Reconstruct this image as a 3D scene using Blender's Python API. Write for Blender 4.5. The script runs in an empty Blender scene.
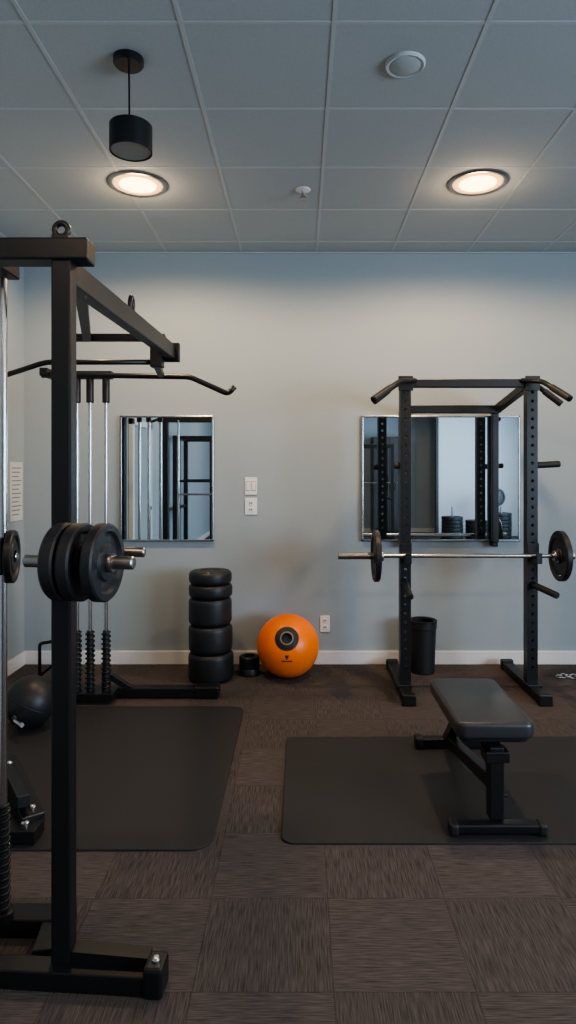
import bpy, bmesh, math, random
from mathutils import Vector, Matrix, Quaternion
random.seed(4)
scene = bpy.context.scene
COL = scene.collection

# ------------------------------------------------------------------ materials
def mat_base(name, color, rough=0.5, metal=0.0, spec=0.5, coat=0.0):
    m = bpy.data.materials.new(name); m.use_nodes = True
    nt = m.node_tree; b = nt.nodes["Principled BSDF"]
    b.inputs["Base Color"].default_value = (*color, 1)
    b.inputs["Roughness"].default_value = rough
    b.inputs["Metallic"].default_value = metal
    b.inputs["Specular IOR Level"].default_value = spec
    b.inputs["Coat Weight"].default_value = coat
    return m
def add_noise(m, scale, amount, bump=0.0, bdist=0.002, detail=4):
    nt = m.node_tree; b = nt.nodes["Principled BSDF"]
    c = b.inputs["Base Color"].default_value[:]
    tc = nt.nodes.new("ShaderNodeTexCoord")
    n = nt.nodes.new("ShaderNodeTexNoise"); n.inputs["Scale"].default_value = scale; n.inputs["Detail"].default_value = detail
    nt.links.new(tc.outputs["Object"], n.inputs["Vector"])
    r = nt.nodes.new("ShaderNodeMapRange")
    r.inputs["From Min"].default_value = .3; r.inputs["From Max"].default_value = .7
    r.inputs["To Min"].default_value = 1-amount; r.inputs["To Max"].default_value = 1+amount
    nt.links.new(n.outputs["Fac"], r.inputs["Value"])
    v = nt.nodes.new("ShaderNodeVectorMath"); v.operation = 'SCALE'
    v.inputs[0].default_value = c[:3]
    nt.links.new(r.outputs[0], v.inputs["Scale"])
    nt.links.new(v.outputs[0], b.inputs["Base Color"])
    if bump:
        bp = nt.nodes.new("ShaderNodeBump"); bp.inputs["Strength"].default_value = bump; bp.inputs["Distance"].default_value = bdist
        nt.links.new(n.outputs["Fac"], bp.inputs["Height"]); nt.links.new(bp.outputs[0], b.inputs["Normal"])
    return m
def mat_emit(name, color, strength):
    m = bpy.data.materials.new(name); m.use_nodes = True
    nt = m.node_tree; nt.nodes.clear()
    o = nt.nodes.new("ShaderNodeOutputMaterial"); e = nt.nodes.new("ShaderNodeEmission")
    e.inputs[0].default_value = (*color, 1); e.inputs[1].default_value = strength
    nt.links.new(e.outputs[0], o.inputs[0]); return m

M_wall = add_noise(mat_base("wall_paint", (.335,.388,.418), .75, spec=.25), 160, .03, .15, .001)
M_ceil = add_noise(mat_base("ceiling_tile", (.49,.53,.548), .9, spec=.1), 220, .06, .3, .001)
M_grid = mat_base("ceiling_tbar", (.53,.565,.58), .6)
M_white = add_noise(mat_base("white_trim_paint", (.72,.72,.71), .4), 30, .02)
M_plastic = add_noise(mat_base("white_plastic", (.78,.78,.77), .35), 30, .02)
M_plastic_g = mat_base("slot_dark", (.03,.03,.03), .5)
M_black = add_noise(mat_base("black_powder_coat", (.0085,.0095,.011), .38), 300, .15, .1, .0005)
M_chrome = add_noise(mat_base("brushed_steel", (.62,.61,.60), .22, 1.0), 40, .05)
M_steelgrey = mat_base("worn_steel", (.35,.34,.33), .35, 1.0)
M_rubber = add_noise(mat_base("black_rubber", (.012,.013,.015), .55), 120, .2, .3, .001)
M_rubber2 = add_noise(mat_base("rubber_plate", (.015,.017,.020), .45), 90, .2, .2, .001)
M_mat = add_noise(mat_base("foam_mat", (.026,.0265,.029), .62, spec=.4), 260, .18, .4, .001)
M_leather = add_noise(mat_base("vinyl_pad", (.033,.036,.040), .36, spec=.6), 180, .1, .25, .0008)
M_orange = add_noise(mat_base("orange_vinyl", (1.0,.20,.005), .38), 60, .04, .1, .001)
M_mirror = mat_base("mirror_glass", (.74,.82,.86), .015, 1.0)
M_frame = mat_base("brushed_aluminium", (.5,.5,.5), .25, 1.0)
M_paper = add_noise(mat_base("paper", (.6,.61,.6), .8), 20, .03)
M_ink = mat_base("ink_grey", (.2,.21,.22), .8)
M_groove = mat_base("groove_grey", (.20,.17,.15), .5)
M_lens = mat_emit("warm_lamp_lens", (1.0,.62,.27), 6.5)
M_lens_dim = mat_emit("lamp_lens_edge", (1.0,.42,.11), 2.4)
M_door = add_noise(mat_base("dark_door", (.05,.053,.058), .5), 20, .1)
M_fill_pane = mat_emit("fill_window_glow", (.62,.8,1.0), 1.6)  # glowing pane for the added fill window

def carpet():
    m = mat_base("carpet_tile", (.06,.05,.047), .95, spec=.1)
    nt = m.node_tree; N = nt.nodes; L = nt.links; b = N["Principled BSDF"]
    tc = N.new("ShaderNodeTexCoord")
    mp = N.new("ShaderNodeMapping"); T=.41
    mp.inputs["Scale"].default_value = (1/T,1/T,1/T); mp.inputs["Location"].default_value = (-.098/T, -2.27/T, 0)
    L.new(tc.outputs["Object"], mp.inputs["Vector"])
    sep = N.new("ShaderNodeSeparateXYZ"); L.new(mp.outputs[0], sep.inputs[0])
    def M(op, a, bb=None, c=None):
        n = N.new("ShaderNodeMath"); n.operation = op
        for i,v in enumerate((a,bb,c)):
            if v is None: continue
            if isinstance(v,(int,float)): n.inputs[i].default_value = v
            else: L.new(v, n.inputs[i])
        return n.outputs[0]
    X,Y = sep.outputs[0], sep.outputs[1]
    fx, fy = M('FLOOR',X), M('FLOOR',Y)
    chk = M('FLOORED_MODULO', M('ADD',fx,fy), 2.0)
    def stri(sx,sy):
        mm = N.new("ShaderNodeMapping"); mm.inputs["Scale"].default_value=(sx,sy,1)
        L.new(tc.outputs["Object"], mm.inputs["Vector"])
        n = N.new("ShaderNodeTexNoise"); n.inputs["Scale"].default_value=1; n.inputs["Detail"].default_value=3
        L.new(mm.outputs[0], n.inputs["Vector"]); return n.outputs["Fac"]
    a = stri(240, 12); c = stri(12, 240)
    mix = N.new("ShaderNodeMix"); mix.data_type='FLOAT'
    L.new(chk, mix.inputs[0]); L.new(a, mix.inputs[2]); L.new(c, mix.inputs[3])
    s = mix.outputs[0]
    wn = N.new("ShaderNodeTexWhiteNoise"); wn.noise_dimensions='2D'
    cb = N.new("ShaderNodeCombineXYZ"); L.new(fx,cb.inputs[0]); L.new(fy,cb.inputs[1]); L.new(cb.outputs[0], wn.inputs["Vector"])
    ex = M('ABSOLUTE', M('SUBTRACT', M('FRACT',X), .5)); ey = M('ABSOLUTE', M('SUBTRACT', M('FRACT',Y), .5))
    seam = M('GREATER_THAN', M('MAXIMUM',ex,ey), .495)
    val = M('ADD', M('MULTIPLY', M('SUBTRACT',s,.5), 1.9), 1.0)
    val = M('MULTIPLY', val, M('ADD', M('MULTIPLY',wn.outputs["Value"],.10), .95))
    val = M('MULTIPLY', val, M('ADD', M('MULTIPLY', chk, .06), .97))
    val = M('MULTIPLY', val, M('SUBTRACT', 1.0, M('MULTIPLY',seam,.22)))
    val = M('MAXIMUM', val, .2)
    v = N.new("ShaderNodeVectorMath"); v.operation='SCALE'; v.inputs[0].default_value=(.087,.0755,.0735)
    L.new(val, v.inputs["Scale"]); L.new(v.outputs[0], b.inputs["Base Color"])
    bp = N.new("ShaderNodeBump"); bp.inputs["Strength"].default_value=.35; bp.inputs["Distance"].default_value=.003
    L.new(s, bp.inputs["Height"]); L.new(bp.outputs[0], b.inputs["Normal"])
    return m
M_carpet = carpet()

# ------------------------------------------------------------------ helpers
def finish(name, bm, mat, parent=None, smooth=False, bevel=0.0, segs=2):
    me = bpy.data.meshes.new(name)
    bmesh.ops.recalc_face_normals(bm, faces=bm.faces[:])
    bm.to_mesh(me); bm.free()
    if smooth:
        for p in me.polygons: p.use_smooth = True
    me.materials.append(mat)
    ob = bpy.data.objects.new(name, me); COL.objects.link(ob)
    if bevel:
        md = ob.modifiers.new("bevel",'BEVEL'); md.width=bevel; md.segments=segs; md.limit_method='ANGLE'; md.angle_limit=math.radians(40)
    if parent is not None:
        ob.parent = parent; ob.matrix_parent_inverse = Matrix.Translation(-Vector(parent.location))
    return ob
def group(name, loc):
    e = bpy.data.objects.new(name, None); e.location = loc; e.empty_display_size=.1
    COL.objects.link(e); return e
def box(name, lo, hi, mat, parent=None, bevel=0.0, segs=2, smooth=False):
    bm = bmesh.new(); bmesh.ops.create_cube(bm, size=1)
    lo=Vector(lo); hi=Vector(hi); c=(lo+hi)/2; s=hi-lo
    for v in bm.verts: v.co = Vector((v.co.x*s.x, v.co.y*s.y, v.co.z*s.z))+c
    return finish(name,bm,mat,parent,smooth,bevel,segs)
def beam(name, p1, p2, w, h, mat, parent=None, bevel=.004):
    p1=Vector(p1); p2=Vector(p2); d=p2-p1; L=d.length; z=d.normalized()
    up = Vector((0,0,1)) if abs(z.z)<.95 else Vector((0,1,0))
    x = z.cross(up).normalized(); y = x.cross(z).normalized()
    bm = bmesh.new(); bmesh.ops.create_cube(bm,size=1)
    for v in bm.verts:
        c=v.co.copy(); v.co = p1+ x*c.x*w + y*c.y*h + z*(c.z+.5)*L
    return finish(name,bm,mat,parent,False,bevel)
def lathe(name, prof, mat, center, axis=(0,0,1), parent=None, segs=48, smooth=True, closed=False, sharp=True):
    bm = bmesh.new(); q = Vector(axis).normalized().to_track_quat('Z','Y'); c=Vector(center)
    rings=[]
    for r,z in prof:
        if r<1e-6: rings.append([bm.verts.new(c+q@Vector((0,0,z)))])
        else: rings.append([bm.verts.new(c+q@Vector((r*math.cos(2*math.pi*i/segs), r*math.sin(2*math.pi*i/segs), z))) for i in range(segs)])
    pairs = list(zip(rings,rings[1:]))
    if closed: pairs.append((rings[-1],rings[0]))
    for a,b in pairs:
        for i in range(segs):
            j=(i+1)%segs
            if len(a)==1 and len(b)==1: continue
            if len(a)==1: bm.faces.new((a[0],b[i],b[j]))
            elif len(b)==1: bm.faces.new((a[i],a[j],b[0]))
            else: bm.faces.new((a[i],a[j],b[j],b[i]))
    ob = finish(name,bm,mat,parent,smooth)
    if smooth and sharp:
        md = ob.modifiers.new("es",'EDGE_SPLIT'); md.split_angle=math.radians(35)
    return ob
def cyl(name,p1,p2,r,mat,parent=None,segs=24,ch=None):
    p1=Vector(p1);p2=Vector(p2);L=(p2-p1).length; ch = ch if ch is not None else min(r*.2,L*.2)
    return lathe(name,[(0,0),(r-ch,0),(r,ch),(r,L-ch),(r-ch,L),(0,L)],mat,p1,p2-p1,parent,segs)
def tube(name, pts, r, mat, parent=None, segs=12, cyclic=False):
    pts=[Vector(p) for p in pts]; bm=bmesh.new(); n=len(pts); rings=[]; prev=None
    for i,p in enumerate(pts):
        if cyclic: t=(pts[(i+1)%n]-pts[i-1]).normalized()
        else: t=(pts[min(i+1,n-1)]-pts[max(i-1,0)]).normalized()
        if prev is None:
            u=t.orthogonal().normalized()
        else:
            u=(prev-t*prev.dot(t)).normalized()
        prev=u; w=t.cross(u)
        rings.append([bm.verts.new(p+ (u*math.cos(2*math.pi*k/segs)+w*math.sin(2*math.pi*k/segs))*r) for k in range(segs)])
    pr=list(zip(rings,rings[1:]))
    if cyclic: pr.append((rings[-1],rings[0]))
    for a,b in pr:
        for k in range(segs):
            l=(k+1)%segs; bm.faces.new((a[k],a[l],b[l],b[k]))
    if not cyclic:
        bm.faces.new(rings[0]); bm.faces.new(rings[-1])
    return finish(name,bm,mat,parent,True)
def smoothpts(pts, rad=.04, n=5):
    pts=[Vector(p) for p in pts]; out=[pts[0]]
    for a,b,c in zip(pts,pts[1:],pts[2:]):
        r=min(rad,(a-b).length*.45,(c-b).length*.45)
        s=b+(a-b).normalized()*r; e=b+(c-b).normalized()*r
        for i in range(n+1):
            t=i/n; out.append(s*(1-t)**2+b*2*t*(1-t)+e*t*t)
    out.append(pts[-1]); return out
def spring(name, base, top, R, turns, wr, mat, parent):
    base=Vector(base); top=Vector(top); pts=[]
    N=turns*14
    for i in range(N+1):
        a=2*math.pi*i/14; p=base.lerp(top,i/N); pts.append(p+Vector((R*math.cos(a),R*math.sin(a),0)))
    return tube(name,pts,wr,mat,parent,6)
def plate(name, center, R, t, mat, parent=None, axis=(1,0,0), holes=True, hub=.028):
    """weight plate: raised rim, recessed web, steel hub"""
    h=t/2
    prof=[(hub*.75,-h*.9),(hub*1.7,-h*.9),(hub*1.9,-h*.45),(R*.74,-h*.45),(R*.80,-h),(R*.96,-h),(R,-h*.7),(R,h*.7),(R*.96,h),(R*.80,h),(R*.74,h*.45),(hub*1.9,h*.45),(hub*1.7,h*.9),(hub*.75,h*.9)]
    return lathe(name,prof,mat,center,axis,parent,56,closed=True)
def slab(name, lo, hi, z0, z1, rad, mat, bevel=.003, parent=None):
    bm=bmesh.new(); pts=[]
    for cx,cy,a0 in ((hi[0]-rad,hi[1]-rad,0),(lo[0]+rad,hi[1]-rad,90),(lo[0]+rad,lo[1]+rad,180),(hi[0]-rad,lo[1]+rad,270)):
        for k in range(9):
            a=math.radians(a0+k*90/8); pts.append((cx+rad*math.cos(a),cy+rad*math.sin(a)))
    vs=[bm.verts.new((x,y,z0)) for x,y in pts]; f=bm.faces.new(vs)
    r=bmesh.ops.extrude_face_region(bm,geom=[f])
    for v in r['geom']:
        if isinstance(v,bmesh.types.BMVert): v.co.z=z1
    return finish(name,bm,mat,parent,False,bevel,3)

# ------------------------------------------------------------------ room
XL,XR,YB,YF,H = -2.156,5.5,5.04,-6.0,3.211
box("floor",(XL-.1,YF-.1,-.1),(XR+.1,YB+.1,0),M_carpet)
box("wall_back",(XL-.1,YB,0),(XR+.1,YB+.1,H),M_wall)
box("wall_left",(XL-.1,YF,0),(XL,YB,H),M_wall)
box("wall_right",(XR,YF,0),(XR+.1,YB,H),M_wall)
box("wall_front",(XL-.1,YF-.1,0),(XR+.1,YF,H),M_wall)
box("ceiling",(XL-.1,YF-.1,H),(XR+.1,YB+.1,H+.1),M_ceil)
# T-bar grid
bm=bmesh.new(); T=.585
def addbox(bm,lo,hi):
    r=bmesh.ops.create_cube(bm,size=1); lo=Vector(lo);hi=Vector(hi);c=(lo+hi)/2;s=hi-lo
    for v in r['verts']: v.co=Vector((v.co.x*s.x,v.co.y*s.y,v.co.z*s.z))+c
for k in range(-6,12):
    x=.13+T*k
    if XL<x<XR: addbox(bm,(x-.009,YF,H-.002),(x+.009,YB,H))
for k in range(-20,6):
    y=3.04+T*k
    if YF<y<YB: addbox(bm,(XL,y-.009,H-.0015),(XR,y+.009,H))
addbox(bm,(XL,YB-.02,H-.006),(XR,YB,H)); addbox(bm,(XL,YF,H-.006),(XL+.02,YB,H))
finish("trim_ceiling_grid",bm,M_grid)
def baseboard(name,lo,hi):
    box(name,lo,hi,M_white,bevel=.004)
baseboard("baseboard_back",(XL,YB-.016,0),(XR,YB,.105))
baseboard("baseboard_left",(XL,YF,0),(XL+.016,YB-.016,.105))
baseboard("baseboard_right",(XR-.016,YF,0),(XR,YB-.016,.105))
baseboard("baseboard_front",(XL+.016,YF,0),(XR-.016,YF+.016,.105))

# window added behind camera, right wall, as a source of cool soft fill
w=group("fill_window_1",(XR-.02,-1.2,1.6))
box("pane",(XR-.012,-3.4,.95),(XR-.004,1.0,2.7),M_fill_pane,w)
for i,y in enumerate((-3.4,-1.93,-.47,1.0)): box("mullion_%d"%i,(XR-.05,y-.03,.92),(XR-.002,y+.03,2.73),M_white,w,.004)
for i,z in enumerate((.92,2.73)): box("rail_%d"%i,(XR-.06,-3.45,z-.03),(XR-.002,1.05,z+.03),M_white,w,.004)
# door in the left wall beside / behind the camera
d=group("door_1",(XL+.02,1.4,0))
box("leaf",(XL+.004,.95,.005),(XL+.035,1.85,2.1),M_wall,d,.004)
for n,lo,hi in (("jamb_a",(.87,0),(.95,2.18)),("jamb_b",(1.85,0),(1.93,2.18)),("head",(.87,2.1),(1.93,2.18))):
    box(n,(XL+.002,lo[0],lo[1]),(XL+.06,hi[0],hi[1]),M_white,d,.004)
cyl("knob",(XL+.035,1.05,1.0),(XL+.09,1.05,1.0),.025,M_chrome,d)

# ------------------------------------------------------------------ mirrors
def mirror(x0,x1):
    g=group("wall_mirror",((x0+x1)/2,YB-.02,.961))
    z0,z1=.961,1.938
    box("glass",(x0+.012,YB-.024,z0+.012),(x1-.012,YB-.004,z1-.012),M_mirror,g)
    for n,lo,hi in (("rail_l",(x0,z0),(x0+.014,z1)),("rail_r",(x1-.014,z0),(x1,z1)),("rail_b",(x0,z0),(x1,z0+.014)),("rail_t",(x0,z1-.014),(x1,z1))):
        box(n,(lo[0],YB-.032,lo[1]),(hi[0],YB-.001,hi[1]),M_frame,g,.003)
mirror(-1.40,-.672); mirror(.477,1.711)

# switches & outlet
def wallplate(name,x,z,w,h,kind):
    g=group(name,(x,YB-.004,z))
    box("cover",(x-w/2,YB-.009,z-h/2),(x+w/2,YB,z+h/2),M_plastic,g,.003)
    if kind=="switch":
        for dx in (-.022,.022):
            box("rocker",(x+dx-.014,YB-.014,z-.033),(x+dx+.014,YB-.008,z+.033),M_plastic,g,.002)
            box("rocker_gap",(x+dx-.017,YB-.0098,z-.037),(x+dx+.017,YB-.0085,z+.037),M_ink,g)
    else:
        for dz in (-.026,.026):
            lathe("socket",[(0,.004),(.017,.004),(.019,0)],M_plastic,(x,YB-.009,z+dz),(0,-1,0),g,24)
            for dx in (-.007,.007): box("slot",(x+dx-.003,YB-.0145,z+dz-.006),(x+dx+.003,YB-.0125,z+dz+.009),M_plastic_g,g)
wallplate("light_switch",-.383,1.39,.094,.135,"switch")
wallplate("light_switch",-.383,1.232,.094,.13,"outlet")
wallplate("power_outlet",.195,.315,.075,.125,"outlet")

# wall notice
g=group("wall_notice",(XL+.003,4.9,1.35))
box("sheet",(XL+.0005,4.79,1.13),(XL+.005,5.0,1.575),M_paper,g)
for i in range(12):
    z=1.53-i*.032
    box("print_line_%d"%i,(XL+.005,4.815,z-.004),(XL+.0058,4.975-(i%3)*.02,z+.004),M_ink,g)

# ------------------------------------------------------------------ ceiling fixtures
def downlight(x,y,energy=60,glow=1.5):
    g=group("recessed_downlight",(x,y,H))
    R=.175
    lathe("trim_ring",[(R,0),(R,-.006),(R-.010,-.013),(R-.022,-.013),(R-.030,-.007)],M_steelgrey,(x,y,H),(0,0,1),g,56)
    lathe("reflector",[(R-.029,-.007),(R-.045,-.006)],M_white,(x,y,H),(0,0,1),g,56)
    lathe("lens_edge",[(R-.043,-.0065),(R-.066,-.0085)],M_lens_dim,(x,y,H),(0,0,1),g,56)
    lathe("lens",[(R-.066,-.0085),(.05,-.012),(0,-.013)],M_lens,(x,y,H),(0,0,1),g,56)
    def lamp(nm,kind,e,z,soft):
        ld=bpy.data.lights.new(nm,kind); ld.energy=e; ld.color=(1.0,.70,.42); ld.shadow_soft_size=soft
        if kind=='SPOT': ld.spot_size=math.radians(174); ld.spot_blend=.35
        lo=bpy.data.objects.new(nm,ld); lo.location=(x,y,z); COL.objects.link(lo)
        lo.parent=g; lo.matrix_parent_inverse=Matrix.Translation(-Vector(g.location))
    lamp("lamp",'SPOT',energy,H-.06,.06)
    lamp("lamp_spill",'POINT',glow,H-.10,.06)
for x,y in ((-.963,3.83),(1.05,3.81)): downlight(x,y,68,3.0)
downlight(3.1,3.8,34,2.0)  # out of view, added to help light the large room
for x,y in ((-.96,.2),(1.05,.2),(3.1,.2),(-.96,-3.4),(1.05,-3.4),(3.1,-3.4)): downlight(x,y,24,1.5)  # unseen downlights, added to light the rest of the room

g=group("pendant_lamp",(-.70,2.67,H))
cx,cy=-.70,2.67
lathe("canopy",[(0,-.03),(.055,-.03),(.062,-.022),(.062,0),(0,0)],M_black,(cx-.01,cy,H),(0,0,1),g)
cyl("cord",(cx-.006,cy,2.93),(cx-.008,cy,H-.02),.004,M_black,g,10)
lathe("shade",[(0,.11),(.083,.11),(.087,.106),(.087,0),(.082,0),(.082,.10),(0,.10)],M_black,(cx,cy,2.825),(0,0,1),g)
lathe("diffuser",[(0,.02),(.08,.02),(.08,.026),(0,.026)],mat_base("grey_diffuser",(.30,.29,.28),.5),(cx,cy,2.808),(0,0,1),g)
g=group("ceiling_speaker",(.441,2.705,H))
lathe("grille",[(0,-.012),(.06,-.012),(.068,-.008),(.07,-.006),(.08,-.008),(.082,0)],M_ceil,(.441,2.705,H),(0,0,1),g)
lathe("rim",[(.066,-.010),(.078,-.0125),(.084,-.006),(.084,0)],M_grid,(.441,2.705,H),(0,0,1),g)
g=group("fire_sprinkler",(.018,3.91,H))
lathe("escutcheon",[(0,-.012),(.03,-.012),(.045,-.004),(.046,0)],M_plastic,(.018,3.91,H),(0,0,1),g)
cyl("stem",(.018,3.91,H-.05),(.018,3.91,H-.01),.009,M_chrome,g)
lathe("deflector",[(0,-.056),(.024,-.056),(.024,-.052),(0,-.050)],M_steelgrey,(.018,3.91,H),(0,0,1),g)
for s in (-1,1): cyl("yoke",(.018+s*.008,3.91,H-.03),(.018+s*.014,3.91,H-.052),.003,M_chrome,g,8)

# ------------------------------------------------------------------ mats
slab("exercise_mat",(-.075,2.595),(1.78,3.637),0,.009,.05,M_mat)
slab("exercise_mat",(-1.62,2.55),(-.352,4.11),0,.009,.09,M_mat)

# ------------------------------------------------------------------ left cable / smith machine
g=group("smith_machine",(-1.1,3.0,0))
B=M_black
box("front_upright",(-.733,1.895,.05),(-.674,1.95,2.13),B,g,.006)
box("front_upright_off",(-1.72,1.895,.05),(-1.65,1.965,2.13),B,g,.006)
box("header_beam",(-1.74,1.885,2.123),(-.622,1.965,2.188),B,g,.006)
tube("lifting_eye",[(-.712+.02*math.cos(a),1.925,2.222+.02*math.sin(a)) for a in [i*math.pi/12 for i in range(24)]],.009,B,g,10,True)
box("eye_tab",(-.737,1.91,2.188),(-.687,1.94,2.206),B,g,.003)
beam("base_front",(-1.75,1.965,.028),(-.42,1.868,.030),.065,.056,B,g)
beam("base_end_cap",(-.445,1.868,.045),(-.388,1.864,.045),.08,.088,B,g,.01)
lathe("cap_bolt",[(.013,0),(.013,.008),(.008,.014),(0,.015)],M_chrome,(-.415,1.862,.088),(0,0,1),g,18)
bm=bmesh.new()
vs=[bm.verts.new(p) for p in ((-.674,1.895,.055),(-.44,1.875,.085),(-.674,1.895,.09),(-.674,1.945,.055),(-.44,1.925,.085),(-.674,1.945,.09),(-.44,1.875,.055),(-.44,1.925,.055))]
for f in ((0,6,1,2),(3,5,4,7),(1,4,5,2),(2,5,3,0),(6,7,4,1),(0,3,7,6)): bm.faces.new([vs[i] for i in f])
finish("base_gusset",bm,B,g)
beam("base_guide",(-1.75,2.115,.03),(-.745,2.115,.03),.085,.06,B,g)
beam("base_tie",(-.78,1.95,.03),(-.80,2.09,.03),.06,.05,B,g)
# guide rod
cyl("guide_rod",(-.957,2.08,.06),(-.957,2.08,2.14),.0125,M_chrome,g)
cyl("guide_rod_off",(-1.5,2.08,.06),(-1.5,2.08,2.14),.0125,M_chrome,g)
spring("bumper_spring",(-.957,2.08,.08),(-.957,2.08,.43),.018,15,.0055,B,g)
cyl("spring_sleeve",(-.957,2.08,.06),(-.957,2.08,.42),.016,M_rubber,g)
lathe("spring_cup",[(0,0),(.032,0),(.032,.025),(.024,.03),(0,.03)],B,(-.957,2.08,.06),(0,0,1),g)
box("guide_head",(-.99,1.93,2.13),(-.92,2.12,2.175),B,g,.004)
# inner feet with bolts
beam("inner_foot_a",(-1.47,3.22,.047),(-1.10,2.66,.047),.09,.075,B,g)
beam("inner_foot_b",(-1.75,2.62,.038),(-1.06,2.62,.038),.09,.055,B,g)
beam("inner_strut",(-1.38,3.05,.09),(-1.14,2.66,.14),.05,.05,B,g)
for p in ((-1.41,3.13,.083),(-1.13,2.72,.083),(-1.12,2.63,.064)):
    lathe("foot_bolt",[(.016,0),(.016,.008),(.009,.014),(0,.015)],M_chrome,p,(0,0,1),g,16)
# plate peg
AX=Vector((1,-.15,0)).normalized(); PC=Vector((-.60,1.772,1.253))
def onpeg(x): return PC+AX*((x+.60)/AX.x)
cyl("weight_peg",onpeg(-.765),onpeg(-.45),.018,M_steelgrey,g)
lathe("peg_collar",[(0,0),(.025,0),(.027,.004),(.027,.014),(.025,.018),(0,.018)],M_steelgrey,onpeg(-.525),AX,g)
for i,(x,t) in enumerate(((-.650,.040),(-.604,.038),(-.538,.034))):
    plate("peg_plate_%d"%i,onpeg(x),.107,t,M_rubber2,g,AX)
cyl("peg_spacer",onpeg(-.59),onpeg(-.553),.03,M_rubber,g)
side=Vector((0,0,1)).cross(AX).normalized()
for k in range(6):
    a=k*math.pi/3+.3
    lathe("plate_hole_%d"%k,[(0,0),(.008,0),(.010,-.002)],M_plastic_g,onpeg(-.538)+AX*.0085+side*.064*math.cos(a)+Vector((0,0,.064*math.sin(a))),AX,g,16)
box("peg_bracket",(-.725,1.785,1.225),(-.68,1.90,1.28),B,g,.005)
cyl("rear_peg",(-.67,1.93,1.266),(-.464,1.93,1.260),.015,M_steelgrey,g)
AX2=Vector((1,.22,0)).normalized()
plate("carriage_plate",(-.938,2.10,1.225),.086,.022,M_rubber2,g,AX2)
box("carriage",(-.985,2.055,1.17),(-.95,2.11,1.29),B,g,.004)
cyl("carriage_bar",(-1.5,2.08,1.225),(-.92,2.10,1.225),.012,M_chrome,g)
# top
beam("top_side_beam",(-.70,1.95,2.100),(-.69,3.47,2.142),.05,.075,B,g)
beam("top_cross_bar",(-1.2,3.30,2.187),(-.69,3.30,2.187),.04,.036,B,g)
beam("top_diagonal",(-.715,2.1,2.10),(-1.09,3.30,2.187),.04,.04,B,g)
tube("top_hook",[(-.695,2.66+.022*math.cos(a),2.185+.036*math.sin(a)) for a in [i*math.pi/12 for i in range(24)]],.010,B,g,10,True)
tube("chin_bar",smoothpts([(-1.553,3.4,2.01),(-1.342,3.4,2.079),(-.763,3.4,2.079)]),.014,B,g)
box("chin_hanger",(-.785,3.37,2.05),(-.72,3.43,2.17),B,g,.005)
box("end_plate",(-.735,3.44,2.09),(-.645,3.475,2.19),B,g,.004)
beam("bar_link",(-.763,3.4,2.085),(-.86,4.0,2.10),.035,.035,B,g)
tube("lat_bar",smoothpts([(-1.60,4.0,2.10),(-1.397,4.0,2.102),(-.683,4.0,2.09),(-.447,4.0,1.984),(-.404,4.0,2.03)],.03),.017,B,g)
beam("rear_header",(-1.60,4.2,2.13),(-1.22,4.2,2.13),.05,.05,B,g)
box("rear_upright",(-1.62,4.26,.05),(-1.55,4.33,2.16),B,g,.005)
beam("rear_header_tie",(-1.585,4.3,2.12),(-1.585,3.98,2.12),.05,.05,B,g)
for i,x in enumerate((-1.452,-1.367,-1.263)):
    cyl("cable_rod_%d"%i,(x,4.2,.1),(x,4.2,2.1),.0125,M_chrome,g)
    cyl("rod_head_%d"%i,(x,4.2,1.95),(x,4.2,2.14),.024,B,g)
    top=.47
    cyl("rod_sleeve_%d"%i,(x,4.2,.06),(x,4.2,top),.021,M_rubber,g)
    spring("rod_spring_%d"%i,(x,4.2,.08),(x,4.2,top-.01),.025,12,.007,B,g)
beam("base_rear",(-1.75,4.3,.04),(-.56,4.3,.04),.085,.06,B,g)
beam("base_rear_cap",(-.70,4.3,.045),(-.535,4.3,.045),.1,.075,B,g,.01)
box("base_rear_plate",(-1.52,4.14,.03),(-1.2,4.27,.075),B,g,.005)
beam("base_rear_brace",(-1.27,4.25,.17),(-1.12,4.28,.06),.04,.04,B,g)
box("base_rear_brace_post",(-1.30,4.23,.05),(-1.25,4.27,.20),B,g,.004)
tube("foot_frame",smoothpts([(-1.76,4.36,.05),(-1.76,4.36,.34),(-1.64,4.36,.36),(-1.58,4.34,.36)],.02),.011,B,g)
tube("foot_frame_diag",[(-1.76,4.36,.12),(-1.62,4.34,.24)],.009,B,g)
beam("base_rear_side",(-1.75,4.3,.03),(-1.75,4.5,.03),.05,.05,B,g)

# ------------------------------------------------------------------ black slam ball with handle
g=group("medicine_ball",(-1.59,3.78,0))
bm=bmesh.new(); bmesh.ops.create_uvsphere(bm,u_segments=48,v_segments=32,radius=.147)
bmesh.ops.translate(bm,verts=bm.verts,vec=(-1.575,3.78,.156)); finish("shell",bm,M_rubber2,g,True)
lathe("seam",[(.1475,-.003),(.149,0),(.1475,.003)],M_rubber,(-1.575,3.78,.156),(0.5,.2,1),g,64)
cyl("handle",(-1.61,3.64,.10),(-1.53,3.55,.105),.014,M_chrome,g)
lathe("handle_flange",[(0,0),(.03,0),(.032,.008),(0,.012)],B,(-1.605,3.652,.10),(.5,-.75,0),g,24)

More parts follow.
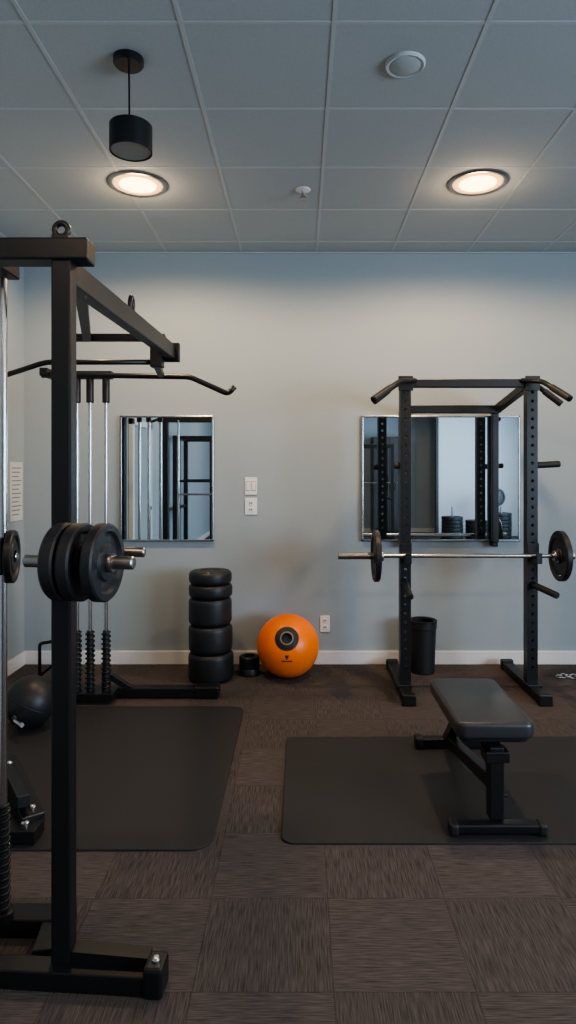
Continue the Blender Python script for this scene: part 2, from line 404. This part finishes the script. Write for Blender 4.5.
# ------------------------------------------------------------------ stacked bumper plates
g=group("bumper_plate_stack",(-.64,4.68,0))
z=0
def tier(i,h,R,x):
    global z
    e=min(.035,h*.32)
    prof=[(0,z),(R-e,z)]+[(R-e+e*math.sin(a),z+e-e*math.cos(a)) for a in [k*math.pi/10 for k in range(1,6)]]
    prof+=[(R-e+e*math.cos(a),z+h-e+e*math.sin(a)) for a in [k*math.pi/10 for k in range(0,6)]]+[(R*.5,z+h),(R*.45,z+h-.006),(0,z+h-.006)]
    lathe("tier_%d"%i,prof,M_rubber2,(x,4.68,0),(0,0,1),g,64)
    z+=h-.002
for i,(h,R_,x) in enumerate(((.205,.163,-.645),(.198,.158,-.648),(.198,.155,-.651),(.10,.157,-.648),(.095,.154,-.65))): tier(i,h,R_,x)

g=group("rubber_roller",(-.375,4.78,0))
lathe("body",[(0,0),(.068,0),(.075,.008),(.075,.05),(.072,.055),(.075,.06),(.075,.132),(.068,.14),(.045,.14),(.045,.12),(0,.12)],M_rubber2,(-.375,4.78,0),(0,0,1),g)

# orange exercise ball
RB=.228
g=group("exercise_ball",(-.088,4.73,0))
c=Vector((-.088,4.73,RB))
dd=Vector((-.02,-.885,.46)).normalized()
def patch(name,a0,a1,r,mat,n=10):
    lathe(name,[(r*math.sin(math.radians(a)),r*math.cos(math.radians(a))) for a in [a0+(a1-a0)*k/n for k in range(n+1)]],mat,c,dd,g,72,sharp=False)
patch("shell",21,180,RB,M_orange,60)
patch("valve_ring",12,21.5,RB+.0025,M_rubber,8)
patch("valve_rim",9.5,12,RB+.003,M_groove,3)
def cup():
    a=math.radians(9.5); r=RB+.003
    lathe("valve_hole",[(r*math.sin(a),r*math.cos(a)),(.030,r*math.cos(a)-.02),(.026,r*math.cos(a)-.035),(0,r*math.cos(a)-.035)],M_plastic_g,c,dd,g,48)
cup()
def onball(u,v):
    a=math.radians(u); b=math.radians(v)
    n=Vector((math.sin(a)*math.cos(b),-math.cos(a)*math.cos(b),math.sin(b))); return c+n*RB,n
def mark(u,v,w,h):
    bm=bmesh.new(); 
    cs=[onball(u-w,v-h),onball(u+w,v-h),onball(u+w,v+h),onball(u-w,v+h)]
    bm.faces.new([bm.verts.new(p+n*.0012) for p,n in cs]); finish("print_mark",bm,M_rubber,g)
for k,(u,ww) in enumerate(((-9,1.0),(-6.2,1.1),(-3.3,1.0),(-.5,1.2),(2.4,1.0),(5.2,1.1),(8,1.0))): mark(u-1,-13,ww,1.3)
mark(-1,-5,2.8,1.8); mark(-3,-2.6,.9,1.2); mark(1,-2.6,.9,1.2); mark(-1,-8.2,1.5,1.0)

# ------------------------------------------------------------------ waste bin
g=group("waste_bin",(.92,4.84,0))
lathe("body",[(0,0),(.082,0),(.088,.006),(.100,.33),(.104,.335),(.104,.375),(.100,.38),(.094,.378),(.088,.05),(0,.05)],M_rubber,(.92,4.84,0),(0,0,1),g)
lathe("lid_rim",[(.098,.375),(.107,.378),(.107,.392),(.098,.395),(.08,.385)],B,(.92,4.84,0),(0,0,1),g)

# ------------------------------------------------------------------ power rack
g=group("power_rack",(1.14,4.5,0))
xl,xr,yu=.715,1.573,4.40
def upright(name,x):
    ob=box(name,(x-.036,yu-.036,.05),(x+.036,yu+.036,2.14),B,g)
    bm=bmesh.new()
    for k in range(32):
        zz=.18+k*.06
        r=bmesh.ops.create_cone(bm,cap_ends=True,segments=12,radius1=.011,radius2=.011,depth=.3)
        bmesh.ops.rotate(bm,verts=r['verts'],cent=(0,0,0),matrix=Matrix.Rotation(math.pi/2,3,'X'))
        bmesh.ops.translate(bm,verts=r['verts'],vec=(x,yu,zz))
    me=bpy.data.meshes.new("cut"); bm.to_mesh(me); bm.free(); cu=bpy.data.objects.new("cut",me); COL.objects.link(cu)
    md=ob.modifiers.new("holes",'BOOLEAN'); md.operation='DIFFERENCE'; md.object=cu; md.solver='EXACT'
    bpy.context.view_layer.update(); dg=bpy.context.evaluated_depsgraph_get()
    nm=bpy.data.meshes.new_from_object(ob.evaluated_get(dg)); ob.modifiers.clear(); ob.data=nm
    bpy.data.objects.remove(cu)
upright("upright_l",xl); upright("upright_r",xr)
for s,x in (("l",xl-.015),("r",xr)):
    beam("foot_"+s,(x,4.13,.032),(x,4.92,.032),.075,.06,B,g)
    box("foot_cap_"+s,(x-.045,4.12,.0),(x+.045,4.17,.075),B,g,.008)
    box("foot_cap_back_"+s,(x-.045,4.88,.0),(x+.045,4.93,.075),B,g,.008)
    box("gusset_"+s,(x-.05,yu-.09,.05),(x+.05,yu+.09,.075),B,g,.004)
beam("top_front",(xl,yu,2.103),(xr,yu,2.103),.06,.055,B,g)
box("top_plate_l",(xl-.05,yu-.042,2.05),(xl+.05,yu-.036,2.15),B,g,.002)
box("top_plate_r",(xr-.05,yu-.042,2.05),(xr+.05,yu-.036,2.15),B,g,.002)
beam("top_rear",(.80,4.9,1.975),(1.50,4.9,1.975),.055,.06,B,g)
beam("top_side_l",(xl+.01,yu,2.10),(.80,4.9,1.98),.05,.055,B,g)
beam("top_side_r",(xr-.01,yu,2.10),(1.50,4.9,1.98),.05,.055,B,g)
for s,x in (("l",.80),("r",1.50)):
    box("rear_post_"+s,(x-.024,4.94,.96),(x+.024,4.985,2.0),B,g,.004)
    box("wall_bracket_top_"+s,(x-.025,4.88,1.95),(x+.025,YB-.033,1.99),B,g,.003)
    box("wall_bracket_bot_"+s,(x-.02,4.95,.925),(x+.02,YB-.001,.958),B,g,.003)
for i,(y0,dy) in enumerate(((4.37,-.36),(4.42,-.08))):
    pl0=Vector((.66,y0+dy*.3,2.10)); pl1=Vector((.455+.04*i,y0+dy,1.95+.02*i))
    pr0=Vector((1.60,y0+dy*.3,2.10)); pr1=Vector((1.68+.08*i,y0+dy,1.955+.0*i))
    tube("grip_l_%d"%i,smoothpts([(.78,y0,2.12),pl0,pl1]),.017,B,g)
    tube("grip_r_%d"%i,smoothpts([(1.50,y0,2.12),pr0,pr1]),.017,B,g)
    cyl("grip_sleeve_l_%d"%i,pl0.lerp(pl1,.35),pl1,.022,M_rubber,g)
    cyl("grip_sleeve_r_%d"%i,pr0.lerp(pr1,.35),pr1,.022,M_rubber,g)
def peg(name,p1,p2,r=.022):
    cyl(name,p1,p2,r,M_rubber,g); 
peg("peg_upper_r",(xr+.02,yu,1.545),(xr+.20,yu,1.555))
peg("peg_lower_r",(xr+.0,yu-.03,.74),(xr+.07,4.12,.71))
peg("peg_lower_l",(xl-.01,yu-.03,.76),(xl-.01,4.12,.70))
peg("peg_upper_l",(xl-.03,yu,1.54),(xl-.075,yu,1.545))
for s,x in (("l",xl),("r",xr)):
    box("j_hook_%s"%s,(x-.04,yu-.05,.88),(x+.04,yu-.036,1.02),B,g,.004)
    box("j_hook_arm_%s"%s,(x-.02,yu-.155,.895),(x+.02,yu-.04,.925),B,g,.004)
    box("j_hook_lip_%s"%s,(x-.02,yu-.165,.895),(x+.02,yu-.145,.965),B,g,.004)

# barbell
g=group("barbell",(1.0,4.3,.945))
BZ=.9405; BY=4.30
cyl("shaft",(.55,BY,BZ),(1.72,BY,BZ),.0145,M_chrome,g)
cyl("sleeve_l",(.253,BY,BZ),(.53,BY,BZ),.023,M_steelgrey,g)
cyl("sleeve_r",(1.71,BY,BZ),(1.83,BY,BZ),.023,M_steelgrey,g)
for n,x in (("collar_l",.532),("collar_r",1.69)):
    lathe(n,[(0,0),(.034,0),(.036,.004),(.036,.018),(.034,.022),(0,.022)],M_steelgrey,(x,BY,BZ),(1,0,0),g)
plate("plate_l",(.507,BY,BZ),.172,.038,M_rubber2,g)
plate("plate_r",(1.735,BY,BZ),.168,.038,M_rubber2,g)
lathe("plate_hub_r",[(.02,0),(.045,0),(.047,.004)],M_steelgrey,(1.7175,BY,BZ),(-1,0,0),g)

# ------------------------------------------------------------------ bench
g=group("weight_bench",(.82,3.0,0))
mz=.009
ob=slab("pad",(.655,2.68),(.985,3.28),.385,.455,.045,M_leather,.018,g)
ob.modifiers["bevel"].segments=5
for p in ob.data.polygons: p.use_smooth=True
slab("pad_board",(.675,2.70),(.965,3.26),.368,.387,.04,B,.003,g)
beam("seat_rail",(.82,2.74,.35),(.82,3.22,.35),.06,.04,B,g)
box("front_post",(.785,2.665,mz+.05),(.845,2.725,.36),B,g,.005)
box("front_post_plate",(.765,2.655,.30),(.865,2.735,.345),B,g,.004)
beam("front_foot",(.63,2.66,mz+.028),(1.00,2.66,mz+.028),.05,.04,B,g,.008)
for n,x in (("cap_fl",.612),("cap_fr",.975)): box(n,(x,2.63,mz),(x+.04,2.69,mz+.052),M_rubber,g,.012)
beam("rear_foot",(.64,3.50,mz+.028),(1.0,3.50,mz+.028),.06,.05,B,g,.008)
for n,x in (("cap_rl",.622),("cap_rr",.975)): box(n,(x,3.462,mz),(x+.045,3.538,mz+.062),M_rubber,g,.012)
beam("spine",(.815,2.70,.20),(.80,3.50,.055),.05,.055,B,g)
beam("rear_strut",(.80,3.48,.06),(.80,3.16,.35),.05,.05,B,g)
beam("brace",(.83,2.72,.13),(.83,3.0,.345),.025,.03,B,g)
cyl("adjust_pin",(.845,2.695,.15),(.868,2.695,.15),.009,M_rubber,g)

# chain on floor at the right
g=group("steel_chain",(2.0,4.68,0))
for i in range(9):
    x=1.88+i*.034; rot=i%2
    pts=[]
    for k in range(20):
        a=2*math.pi*k/20; u=.024*math.cos(a); v=.013*math.sin(a)
        pts.append((x+u,4.68+.012*math.sin(i)+(v if rot==0 else v*.35),.018+(v*.35 if rot==0 else v)))
    tube("link_%d"%i,pts,.0042,M_steelgrey,g,8,True)

# ------------------------------------------------------------------ rest of the gym (seen in mirrors)
def rack_back(x0,x1,y0,y1,h=2.1,bar=True):
    g=group("power_rack",((x0+x1)/2,(y0+y1)/2,0))
    for i,(x,y) in enumerate(((x0,y0),(x1,y0),(x0,y1),(x1,y1))): box("upright_%d"%i,(x-.035,y-.035,0),(x+.035,y+.035,h),B,g,.004)
    for i,y in enumerate((y0,y1)):
        beam("cross_%d"%i,(x0,y,h-.03),(x1,y,h-.03),.05,.05,B,g)
        if not bar: beam("mid_%d"%i,(x0,y,1.35),(x1,y,1.35),.04,.04,B,g)
    for i,x in enumerate((x0,x1)):
        beam("side_%d"%i,(x,y0,h-.03),(x,y1,h-.03),.05,.05,B,g); beam("low_%d"%i,(x,y0,.04),(x,y1,.04),.06,.06,B,g)
        beam("safety_%d"%i,(x,y0,.9),(x,y1,.9),.04,.05,B,g)
    if bar:
        cyl("bar",(x0-.25,y0+.1,1.25),(x1+.25,y0+.1,1.25),.014,M_chrome,g)
        for i,x in enumerate((x0-.15,x1+.15)): plate("plate_%d"%i,(x,y0+.1,1.25),.2,.05,M_rubber2,g)
rack_back(-2.06,-1.45,-1.6,-.6,bar=False)
rack_back(1.1,2.0,-4.9,-3.9)
g=group("storage_cabinet",(2.15,-5.7,0))
box("carcass",(1.75,-5.98,.06),(2.55,-5.5,2.35),M_door,g,.005)
box("plinth",(1.78,-5.97,0),(2.52,-5.53,.06),B,g)
for i,x in enumerate((1.77,2.155)): 
    box("door_leaf_%d"%i,(x,-5.5,.08),(x+.375,-5.48,2.33),M_door,g,.004)
    cyl("pull_%d"%i,(2.12 if i==0 else 2.18,-5.46,1.0),(2.12 if i==0 else 2.18,-5.46,1.2),.008,M_chrome,g,10)
# pale partition wall with dark-framed edge
box("wall_partition",(3.25,-5.2,0),(5.5,-5.1,H),add_noise(mat_base("white_wall_paint",(.62,.66,.69),.7),120,.02))
box("trim_1",(3.19,-5.22,0),(3.25,-5.08,H),M_door,bevel=.003)
g=group("plate_storage_rack",(3.8,-3.9,0))
box("base",(3.1,-4.2,0),(4.7,-3.7,.06),B,g,.006)
for i,(x,n) in enumerate(((3.3,6),(3.82,5),(4.35,7))):
    cyl("pole_%d"%i,(x,-3.95,.06),(x,-3.95,.75),.02,M_steelgrey,g)
    for k in range(n): plate("plate_%d_%d"%(i,k),(x,-3.95,.10+k*.08),.23,.074,M_rubber2,g,(0,0,1))
cyl("display_peg",(4.30,-4.1,.06),(4.30,-4.1,.98),.02,M_steelgrey,g)
plate("upright_plate",(4.30,-4.05,.95),.2,.06,M_rubber2,g,(.3,1,0))

# ------------------------------------------------------------------ light
def area(name,loc,rot,sx,sy,e,col):
    l=bpy.data.lights.new(name,'AREA'); l.shape='RECTANGLE'; l.size=sx; l.size_y=sy; l.energy=e; l.color=col
    o=bpy.data.objects.new(name,l); o.location=loc; o.rotation_euler=rot; COL.objects.link(o); return o
area("window_fill",(XR-.08,-1.2,1.8),(0,math.radians(90),0),1.7,4.3,255,(.62,.80,1.0))  # cool fill light, placed at the added window
wd=bpy.data.worlds.new("world"); scene.world=wd; wd.use_nodes=True
wd.node_tree.nodes["Background"].inputs[0].default_value=(.5,.6,.7,1); wd.node_tree.nodes["Background"].inputs[1].default_value=.3

# ------------------------------------------------------------------ camera
cd=bpy.data.cameras.new("camera"); cam=bpy.data.objects.new("camera",cd); COL.objects.link(cam)
cam.location=(0,0,1.5); cam.rotation_euler=(math.radians(90),0,0)
cd.sensor_width=36; cd.lens=645/1024*36; cd.shift_x=-12/1024; cd.shift_y=-40/1024; cd.clip_start=.05
scene.camera=cam
scene.view_settings.view_transform='AgX'
scene.view_settings.look='AgX - Medium High Contrast'
scene.view_settings.exposure=0.5
